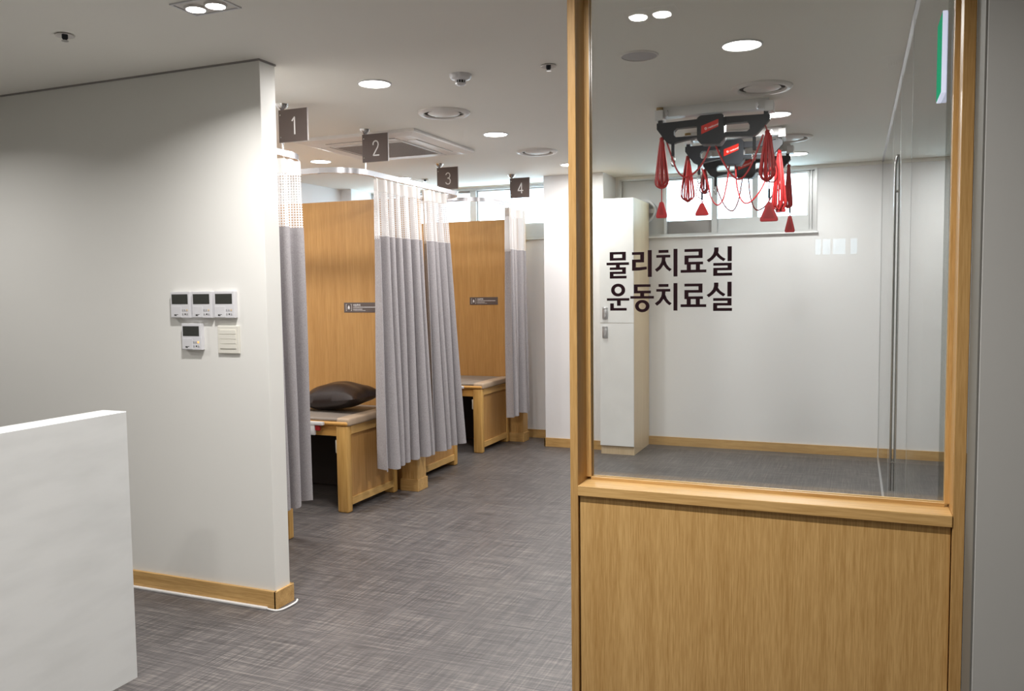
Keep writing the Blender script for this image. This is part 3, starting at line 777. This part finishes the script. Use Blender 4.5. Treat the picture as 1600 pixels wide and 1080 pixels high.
curtain(-2.80, (6.72, 7.12), (6.73, 7.13), 0.305, 4, 31, 'grey curtain farthest back, under sign 4', amp=(0.030, 0.050))

# ---------------------------------------------------------------- ceiling fixtures
def area_light(name, x, y, z, size, watt, parent, spread=180):
    l = bpy.data.lights.new(name, 'AREA'); l.shape = 'DISK'; l.size = size; l.energy = watt; l.color = LAMP_COL; l.spread = R(spread)
    o = bpy.data.objects.new(name, l); COL.objects.link(o); o.parent = parent
    o.location = Vector((x, y, z)) - rootloc(parent)
    return o
def downlight(x, y, label, r=0.075, watt=None):
    t = thing('downlight', label, 'ceiling light', (x, y, CEIL), 'round ceiling downlights')
    b = nb(); lathe(b, [(r+0.008, 0.0), (r+0.007, -0.004), (r+0.001, -0.006), (r-0.001, -0.003), (r-0.001, 0)], (x, y, CEIL), 40); obj('rim', b, M['plastic'], t, True)
    b = nb(); lathe(b, [(r-0.001, -0.0015), (0, -0.0015)], (x, y, CEIL), 40); obj('lens', b, M['lens'], t)
    area_light('lamp', x, y, CEIL-0.008, 2*r-0.01, watt or DOWN_W, t)
downlight(-2.175, 3.585, 'round lit downlight in the corridor ceiling, nearest one left of the smoke detector')
downlight(-2.170, 5.055, 'round lit downlight between the two round air diffusers of the corridor ceiling')
downlight(-2.150, 6.530, 'round lit downlight by the top edge of the oak post, before the white pier', watt=15)
downlight(-3.830, 5.500, 'round lit downlight inside the bays, beneath the ceiling air conditioner', watt=8)
downlight(-3.85, 4.00, 'round lit downlight over the nearest bays, hidden by the left wall', watt=22)
downlight(-3.757, 6.620, 'small far round downlight inside the bays, left of sign 3', watt=5)
downlight(-0.452, 3.668, 'largest round lit downlight behind the glass', 0.078)
downlight(-0.440, 5.200, 'round lit downlight at the right end of the first suspension unit', 0.078)
downlight(-0.425, 6.790, 'farthest round lit downlight behind the glass, right of the suspension units', 0.078, watt=12)

def diffuser(x, y, label):
    t = thing('air_diffuser', label, 'air diffuser', (x, y, CEIL), 'round ceiling air diffusers')
    b = nb(); lathe(b, [(0.150, 0), (0.149, -0.006), (0.138, -0.014), (0.120, -0.014), (0.113, -0.006), (0.114, 0)], (x, y, CEIL), 48); obj('outer_ring', b, M['ac'], t, True)
    b = nb(); lathe(b, [(0.117, -0.0012), (0, -0.0012)], (x, y, CEIL), 48); obj('throat', b, M['dark'], t)
    b = nb(); lathe(b, [(0.088, -0.003), (0.092, -0.007), (0.086, -0.010), (0.05, -0.016), (0, -0.018)], (x, y, CEIL), 48); obj('centre_cone', b, M['ac'], t, True)
    b = nb()
    for k in range(3):
        a = 2*PI*k/3+0.4
        tube(b, [(x+0.08*math.cos(a), y+0.08*math.sin(a), CEIL-0.005), (x+0.118*math.cos(a), y+0.118*math.sin(a), CEIL-0.005)], 0.003, 6)
    obj('bracket', b, M['ac'], t)
diffuser(-2.173, 4.325, 'round white air diffuser in the corridor ceiling, nearer of the two')
diffuser(-2.165, 5.812, 'round white air diffuser in the corridor ceiling, farther of the two')
diffuser(-0.450, 4.472, 'round white air diffuser behind the glass, above the first suspension unit')
diffuser(-0.425, 6.040, 'round white air diffuser behind the glass, partly hidden by the suspension units')

sp = thing('ceiling_speaker', 'flat round grey ceiling speaker seen behind the glass at its upper left', 'speaker', (-0.882, 3.645, CEIL))
b = nb(); lathe(b, [(0.084, 0), (0.082, -0.005), (0.076, -0.006), (0.076, -0.002)], (-0.882, 3.645, CEIL), 40); obj('ring', b, M['ac'], sp, True)
b = nb(); lathe(b, [(0.076, -0.003), (0.04, -0.006), (0, -0.007)], (-0.882, 3.645, CEIL), 40); obj('grille', b, mat('speaker_mesh', (0.52, 0.50, 0.52), 0.6, scale=(300, 300, 300), col2=(0.42, 0.40, 0.42)), sp, True)

def smoke(x, y, label):
    t = thing('smoke_detector', label, 'smoke detector', (x, y, CEIL))
    b = nb(); lathe(b, [(0.052, 0), (0.052, -0.010), (0.046, -0.020), (0.027, -0.026), (0.025, -0.028)], (x, y, CEIL), 32); obj('base', b, M['plastic'], t, True)
    b = nb(); lathe(b, [(0.019, -0.026), (0.019, -0.040)], (x, y, CEIL), 24); obj('chamber', b, M['dark'], t)
    b = nb()
    for k in range(12):
        a = 2*PI*k/12; tube(b, [(x+0.0225*math.cos(a), y+0.0225*math.sin(a), CEIL-0.026), (x+0.0225*math.cos(a), y+0.0225*math.sin(a), CEIL-0.041)], 0.0018, 5)
    obj('cage', b, M['plastic'], t)
    b = nb(); lathe(b, [(0.025, -0.040), (0.024, -0.045), (0.015, -0.050), (0, -0.051)], (x, y, CEIL), 24); obj('cap', b, M['plastic'], t, True)
smoke(-1.725, 3.612, 'white round smoke detector on the corridor ceiling')
smoke(0.14, 0.24, 'white round smoke detector on the reception ceiling, mirrored faintly in the glass')

def sprinkler(x, y, label):
    t = thing('sprinkler_head', label, 'sprinkler', (x, y, CEIL), 'ceiling sprinkler heads')
    b = nb(); lathe(b, [(0.036, -0.004), (0.035, -0.007), (0.020, -0.001), (0.013, 0)], (x, y, CEIL), 24); obj('escutcheon', b, M['ac'], t, True)
    b = nb(); lathe(b, [(0.011, 0), (0.011, -0.014), (0.007, -0.020), (0, -0.021)], (x, y, CEIL), 16); obj('nozzle', b, M['black'], t, True)
    b = nb(); lathe(b, [(0.013, -0.023), (0.013, -0.025), (0, -0.026)], (x, y, CEIL), 16); obj('deflector', b, M['steel'], t, True)
sprinkler(-1.294, 3.63, 'small sprinkler head on the ceiling close to the oak post')
sprinkler(-2.852, 2.421, 'small dark sprinkler head on the ceiling over the left wall')
sprinkler(-3.611, 6.784, 'tiny far sprinkler head on the ceiling just left of sign 3')

def twin(x, y, label, watt=SPOT_W):
    t = thing('twin_spotlight', label, 'ceiling light', (x, y, CEIL), 'square twin ceiling spotlights')
    hw, hd = 0.102, 0.066
    b = nb(); frame_rect_h(b, x-hw, x+hw, y-hd, y+hd, CEIL-0.005, CEIL, 0.008); obj('frame', b, M['plastic'], t)
    b = nb(); box(b, x-hw+0.008, x+hw-0.008, y-hd+0.008, y+hd-0.008, CEIL-0.0015, CEIL-0.0005); obj('tray', b, M['ac'], t)
    for s in (-1, 1):
        cx = x+s*0.044
        b = nb(); lathe(b, [(0.040, -0.0015), (0.038, -0.010), (0.033, -0.010), (0.033, -0.006)], (cx, y, CEIL), 28); obj('spot_ring', b, M['ac'], t, True)
        b = nb(); lathe(b, [(0.033, -0.0075), (0, -0.0075)], (cx, y, CEIL), 28); obj('lens', b, M['spot_lens'], t)
        area_light('lamp', cx, y, CEIL-0.012, 0.06, watt, t, 150)
def frame_rect_h(b, x0, x1, y0, y1, z0, z1, w):
    box(b, x0, x1, y0, y0+w, z0, z1); box(b, x0, x1, y1-w, y1, z0, z1); box(b, x0, x0+w, y0+w, y1-w, z0, z1); box(b, x1-w, x1, y0+w, y1-w, z0, z1)
twin(-2.125, 2.385, 'square twin spotlight in the ceiling at the top edge, over the left wall')
twin(-0.712, 1.27, 'square twin spotlight over the reception, mirrored in the partition glass', 14.5)
twin(-1.55, 0.45, 'added unseen twin spotlight filling in light over the reception counter', 6)  # unseen fitting added to raise the reception light
twin(-4.10, 2.05, 'added twin spotlight brightening the left wall, unseen beyond the left edge', 6)  # unseen fitting added to brighten the left part of the wall

# ceiling cassette air conditioner
ac = thing('air_conditioner', 'square white ceiling air conditioner over the bays, behind sign 2', 'air conditioner', (-2.99, 5.095, CEIL))
ax0, ax1, ay0, ay1 = -3.44, -2.545, 4.645, 5.545
b = nb(); rg = []
for z, ins in ((0, 0), (-0.018, -0.002), (-0.023, 0.003), (-0.034, 0.055)):
    rg.append([b.verts.new((x, y, CEIL+z)) for x, y in ((ax0+ins, ay0+ins), (ax1-ins, ay0+ins), (ax1-ins, ay1-ins), (ax0+ins, ay1-ins))])
for r0, r1 in zip(rg, rg[1:]):
    for k in range(4): b.faces.new((r0[k], r0[(k+1) % 4], r1[(k+1) % 4], r1[k]))
b.faces.new(rg[-1]); bmesh.ops.recalc_face_normals(b, faces=b.faces[:])
obj('shell', b, M['ac'], ac)
gx0, gx1, gy0, gy1 = ax0+0.19, ax1-0.19, ay0+0.19, ay1-0.19
b = nb(); box(b, gx0, gx1, gy0, gy1, CEIL-0.038, CEIL-0.033, 0.001)
n = 34
for k in range(n+1):
    xx = gx0+(gx1-gx0)*k/n; box(b, xx-0.002, xx+0.002, gy0, gy1, CEIL-0.041, CEIL-0.038)
    yy = gy0+(gy1-gy0)*k/n; box(b, gx0, gx1, yy-0.002, yy+0.002, CEIL-0.041, CEIL-0.038)
o = obj('intake_grille', b, M['grille'], ac); o['kind'] = 'stuff'
b = nb(); frame_rect_h(b, gx0-0.012, gx1+0.012, gy0-0.012, gy1+0.012, CEIL-0.042, CEIL-0.033, 0.012); obj('grille_frame', b, M['ac'], ac)
for q in range(4):
    b = nb(); t_ = bmesh.new(); box(t_, -0.26, 0.26, 0.300, 0.362, -0.0375, -0.0335, 0.001)
    mt = Matrix.Translation((-2.9925, 5.095, CEIL)) @ Matrix.Rotation(q*PI/2, 4, 'Z'); add(b, t_, mt); obj('air_flap', b, M['ac'], ac)
    b = nb()
    for (a0, a1, c0, c1) in ((-0.263, 0.263, 0.3625, 0.3655), (-0.263, 0.263, 0.2975, 0.2995)):
        t_ = bmesh.new(); box(t_, a0, a1, c0, c1, -0.0352, -0.0338); add(b, t_, mt)
    obj('air_slot', b, M['dark'], ac)

# ---------------------------------------------------------------- tall cabinet by the pier
cb = thing('tall_cabinet', 'tall narrow white cabinet with pale wood sides standing against the back wall', 'cabinet', (-1.88, 7.2, 0))
cx0, cx1, cy0, cz = -2.018, -1.722, 6.905, 2.182
b = nb(); box(b, cx0, cx1, cy0+0.018, YB-0.014, 0.075, cz, 0.001); obj('carcass', b, M['birch_z'], cb)
b = nb(); box(b, cx0+0.002, cx1-0.002, cy0+0.024, YB-0.02, 0, 0.075); obj('plinth', b, M['birch_z'], cb)
for z0_, z1_, hz in ((1.132, cz-0.002, 1.165), (0.077, 1.128, 1.005)):
    b = nb(); box(b, cx0+0.001, cx1-0.001, cy0, cy0+0.017, z0_, z1_, 0.001); d_ = obj('door', b, M['white_lam'], cb)
    b = nb(); box(b, cx0+0.026, cx0+0.072, cy0-0.012, cy0, hz, hz+0.10, 0.004, 2); box(b, cx0+0.026, cx0+0.072, cy0-0.020, cy0-0.010, hz+0.085, hz+0.10, 0.003)
    cyl(b, (cx0+0.049, cy0-0.017, hz+0.028), (cx0+0.049, cy0-0.010, hz+0.028), 0.011, 14)
    obj('lock_handle', b, M['alu'], d_, True)

# ---------------------------------------------------------------- suspension units on the exercise room ceiling
def UX(u): return -1.046 + (u-278)*0.000835
def UZ(v): return 2.344 - (v-307)*0.000835
def unit(yc, label, bundles, ropes, yawdeg=0):
    t = thing('sling_unit', label, 'exercise equipment', (-0.745, yc, CEIL), 'black suspension exercise units')
    def fin(b): 
        return b
    # white ceiling beam with end blocks and clamps
    b = nb(); box(b, -1.035, -0.44, yc-0.02, yc+0.045, 2.375, CEIL, 0.002); obj('ceiling_beam', b, M['beam'], t)
    for x in (-1.05, -0.46):
        b = nb(); box(b, x, x+0.045, yc-0.045, yc+0.05, 2.358, 2.412, 0.002); obj('end_block', b, M['beam'], t)
    b = nb(); cyl(b, (-1.027, yc-0.01, 2.412), (-1.027, yc-0.01, CEIL), 0.022, 16); obj('cap', b, M['brass'], t, True)
    for x in (-0.985, -0.50):
        b = nb(); cyl(b, (x, yc-0.045, 2.392), (x, yc-0.018, 2.392), 0.010, 12); box(b, x-0.005, x+0.005, yc-0.04, yc-0.015, 2.375, 2.41); obj('clamp', b, M['alu'], t, True)
    for x in (UX(302), UX(985)):
        b = nb(); box(b, x-0.011, x+0.011, yc-0.02, yc+0.01, UZ(312), 2.362, 0.001); obj('hanger_pin', b, M['black'], t)
    y0, y1 = yc-0.022, yc+0.022
    b = nb()
    for pl in ([(280, 308), (395, 306), (395, 410), (405, 445), (370, 448), (345, 436), (280, 347)],
               [(1010, 306), (885, 304), (885, 408), (880, 438), (905, 440), (932, 424), (1010, 338)],
               [(395, 306), (560, 301), (560, 347), (412, 350), (395, 368)],
               [(395, 394), (408, 408), (560, 408), (560, 416), (405, 442), (395, 440)],
               [(720, 301), (885, 304), (885, 368), (870, 344), (720, 346)],
               [(720, 400), (868, 406), (885, 392), (885, 438), (720, 426)]):
        prism(b, [(UX(u), UZ(v)) for u, v in pl], y0, y1)
    obj('wing_frame', b, M['black'], t)
    b = nb()
    prism(b, [(UX(u), UZ(v)) for u, v in ((575, 286), (715, 284), (728, 305), (728, 440), (700, 478), (578, 470), (553, 440), (553, 300))], yc-0.050, yc+0.045)
    bmesh.ops.bevel(b, geom=b.edges[:], offset=0.003, segments=2, affect='EDGES'); obj('housing', b, M['black'], t)
    b = nb(); yl = yc-0.0515
    prism(b, [(UX(u), UZ(v)) for u, v in ((582, 355), (692, 318), (692, 366), (582, 408))], yl, yl+0.003); lb = obj('label_plate', b, M['red_label'], t)
    q = text_bm('redcord', 0.0165, off=0.0003); s = math.tan(R(18))
    for v in q.verts: v.co.z += v.co.x*s
    bmesh.ops.translate(q, verts=q.verts, vec=(UX(627), yl-0.0004, UZ(377))); obj('lettering', q, M['ink'], lb)
    b = nb(); yring(b, UX(611), yl, UZ(374), 0.0035, 0.0068, 0.0006, 20); obj('emblem', b, M['ink'], lb)
    # straps with snap hooks
    for x in (-0.957, -0.516):
        b = nb(); box(b, x-0.0085, x+0.0085, yc-0.007, yc+0.007, 2.160, 2.232, 0.002); st = obj('strap', b, M['black'], t)
        b = nb(); pts = [(x+0.010*math.sin(2*PI*k/16), yc+0.001, 2.132+0.029*math.cos(2*PI*k/16)) for k in range(16)]
        tube(b, pts, 0.0038, 6, True); obj('snap_hook', b, M['steel'], st, True)
    # rope bundles: long loops hanging side by side
    rnd = random.Random(int(yc*10))
    for (x, zt, zbm, wd, mt) in bundles:
        b = nb()
        for k in range(8):
            a = PI*k/8 + rnd.uniform(-0.1, 0.1); ww = wd*rnd.uniform(0.55, 1.0); zb_ = zbm+rnd.uniform(0, 0.022)
            sx = rnd.uniform(-0.006, 0.006); pts = []
            Hh = zt-zb_; rb = ww*0.9
            for i in range(9):                      # down one side, round the bottom, up the other
                q = i/8; d = 0.10+0.90*q**0.8; pts.append((-d, q*(Hh-rb)))
            for i in range(1, 8):
                th = PI*i/8; pts.append((-math.cos(th), Hh-rb+rb*math.sin(th)))
            for i in range(9):
                q = 1-i/8; d = 0.10+0.90*q**0.8; pts.append((d, q*(Hh-rb)))
            pts = [(x+sx*0.4+ww*d*math.cos(a), yc+ww*d*math.sin(a)*0.8, zt-dd) for d, dd in pts]
            tube(b, pts, 0.0042, 6, True)
        for zz in (zt-0.012, zt-0.006):
            pts = [(x+0.010*math.cos(2*PI*k/12), yc+0.010*math.sin(2*PI*k/12), zz) for k in range(12)]; tube(b, pts, 0.0036, 6, True)
        tube(b, [(x, yc, zt-0.004), (x+(0.012 if x < -0.7 else -0.012), yc, zt+0.03), (x+(0.02 if x < -0.7 else -0.02), yc, 2.31)], 0.0034, 6)
        obj('rope_bundle', b, M[mt], t, True)
    for (pts, r, mt) in ropes:
        b = nb(); tube(b, spline([(px, yc+dy, pz) for px, dy, pz in pts], 8), r, 6); obj('rope', b, M[mt], t, True)
    return t
def handle(un, x, yc, zb, zt, w, ztop, m, blk):
    t = bpy.data.objects.new('sling_handle', None); t.empty_display_size = 0.05; COL.objects.link(t)
    t.parent = un; t.location = Vector((x, yc, zt)) - un.location
    b = nb(); tube(b, [(x, yc, zt-0.002), (x, yc, ztop)], 0.0032, 6); obj('cord', b, M['red_cord'], t, True)
    if blk:
        b = nb(); box(b, x-0.006, x+0.006, yc-0.005, yc+0.005, zt+0.02, zt+0.07, 0.002); obj('sleeve', b, M['black'], t)
    b = nb()
    pl = [(x-0.010, zt), (x+0.010, zt), (x+w/2, zb+0.012), (x+w/2-0.004, zb), (x-w/2+0.004, zb), (x-w/2, zb+0.012)]
    prism(b, pl, yc-0.009, yc+0.009); bmesh.ops.bevel(b, geom=b.edges[:], offset=0.003, segments=2, affect='EDGES')
    obj('grip', b, M[m], t, True)
    b = nb(); cxm = (zb*2+zt)/3
    prism(b, [(x-0.004, zt-0.022), (x+0.004, zt-0.022), (x+w/2-0.018, zb+0.017), (x-w/2+0.018, zb+0.017)], yc-0.0105, yc-0.0088)
    obj('inset', b, M['red_dark'], t)
    return t
U1, U2, U3 = 4.75, 5.60, 6.30
u1 = unit(U1, 'black suspension unit on a white ceiling beam, nearest of the three behind the glass',
     [(-1.020, 2.268, 1.984, 0.044, 'red_cord'), (-0.449, 2.262, 1.981, 0.046, 'red_cord')],
     [([(-0.753, 0, 2.200), (-0.79, -0.01, 2.11), (-0.84, -0.02, 2.052), (-0.885, -0.02, 2.036), (-0.93, -0.01, 2.075), (-0.965, 0, 2.16), (-0.992, 0, 2.240)], 0.0050, 'red_cord'),
      ([(-0.722, 0, 2.200), (-0.68, -0.01, 2.11), (-0.63, -0.02, 2.03), (-0.586, -0.02, 2.008), (-0.545, -0.02, 2.05), (-0.51, -0.01, 2.13), (-0.470, 0, 2.24)], 0.0052, 'red_cord'),
      ([(-0.43, 0, 2.235), (-0.415, -0.01, 2.13), (-0.392, -0.01, 2.03), (-0.41, -0.01, 1.985), (-0.445, 0, 1.99)], 0.0034, 'red_cord')])
u2 = unit(U2, 'black suspension unit on a white ceiling beam, middle of the three behind the glass',
     [(-1.030, 2.286, 1.985, 0.046, 'red_cord'), (-0.455, 2.280, 1.905, 0.050, 'red_cord')],
     [([(-0.764, 0, 2.205), (-0.78, -0.01, 2.08), (-0.80, -0.02, 1.99), (-0.835, -0.02, 1.955), (-0.875, -0.01, 2.0), (-0.90, 0, 2.09), (-0.94, 0, 2.20)], 0.0050, 'red_cord'),
      ([(-0.726, 0, 2.205), (-0.715, -0.01, 2.08), (-0.69, -0.02, 1.99), (-0.652, -0.02, 1.957), (-0.60, -0.02, 1.99), (-0.55, -0.01, 2.07), (-0.49, 0, 2.22)], 0.0050, 'red_cord'),
      ([(-0.96, 0, 2.11), (-0.975, 0, 2.03), (-0.93, 0, 1.995), (-0.938, 0, 1.975)], 0.0032, 'red_cord')])
u3 = unit(U3, 'black suspension unit on a white ceiling beam, farthest of the three behind the glass',
     [(-1.035, 2.290, 2.110, 0.040, 'red_cord'), (-0.448, 2.285, 1.972, 0.030, 'red_cord')],
     [([(-0.767, 0, 2.205), (-0.785, -0.01, 2.08), (-0.81, -0.02, 2.0), (-0.840, -0.02, 1.975), (-0.885, -0.01, 2.01), (-0.93, 0, 2.10), (-0.96, 0, 2.20)], 0.0048, 'red_cord'),
      ([(-0.724, 0, 2.205), (-0.71, -0.01, 2.08), (-0.68, -0.02, 1.99), (-0.64, -0.02, 1.975), (-0.58, -0.02, 2.03), (-0.50, 0, 2.2)], 0.0048, 'red_cord')])
handle(u1, -1.021, U1, 1.817, 1.908, 0.064, 1.990, 'red_tri', False)
handle(u1, -0.437, U1, 1.774, 1.879, 0.096, 1.990, 'red_tri', True)
handle(u2, -0.938, U2, 1.892, 1.975, 0.090, 2.108, 'red_dark', True)
handle(u2, -0.445, U2, 1.892, 1.968, 0.064, 2.108, 'red_dark', False)
handle(u3, -0.437, U3, 1.807, 1.925, 0.070, 2.108, 'red_tri', True)
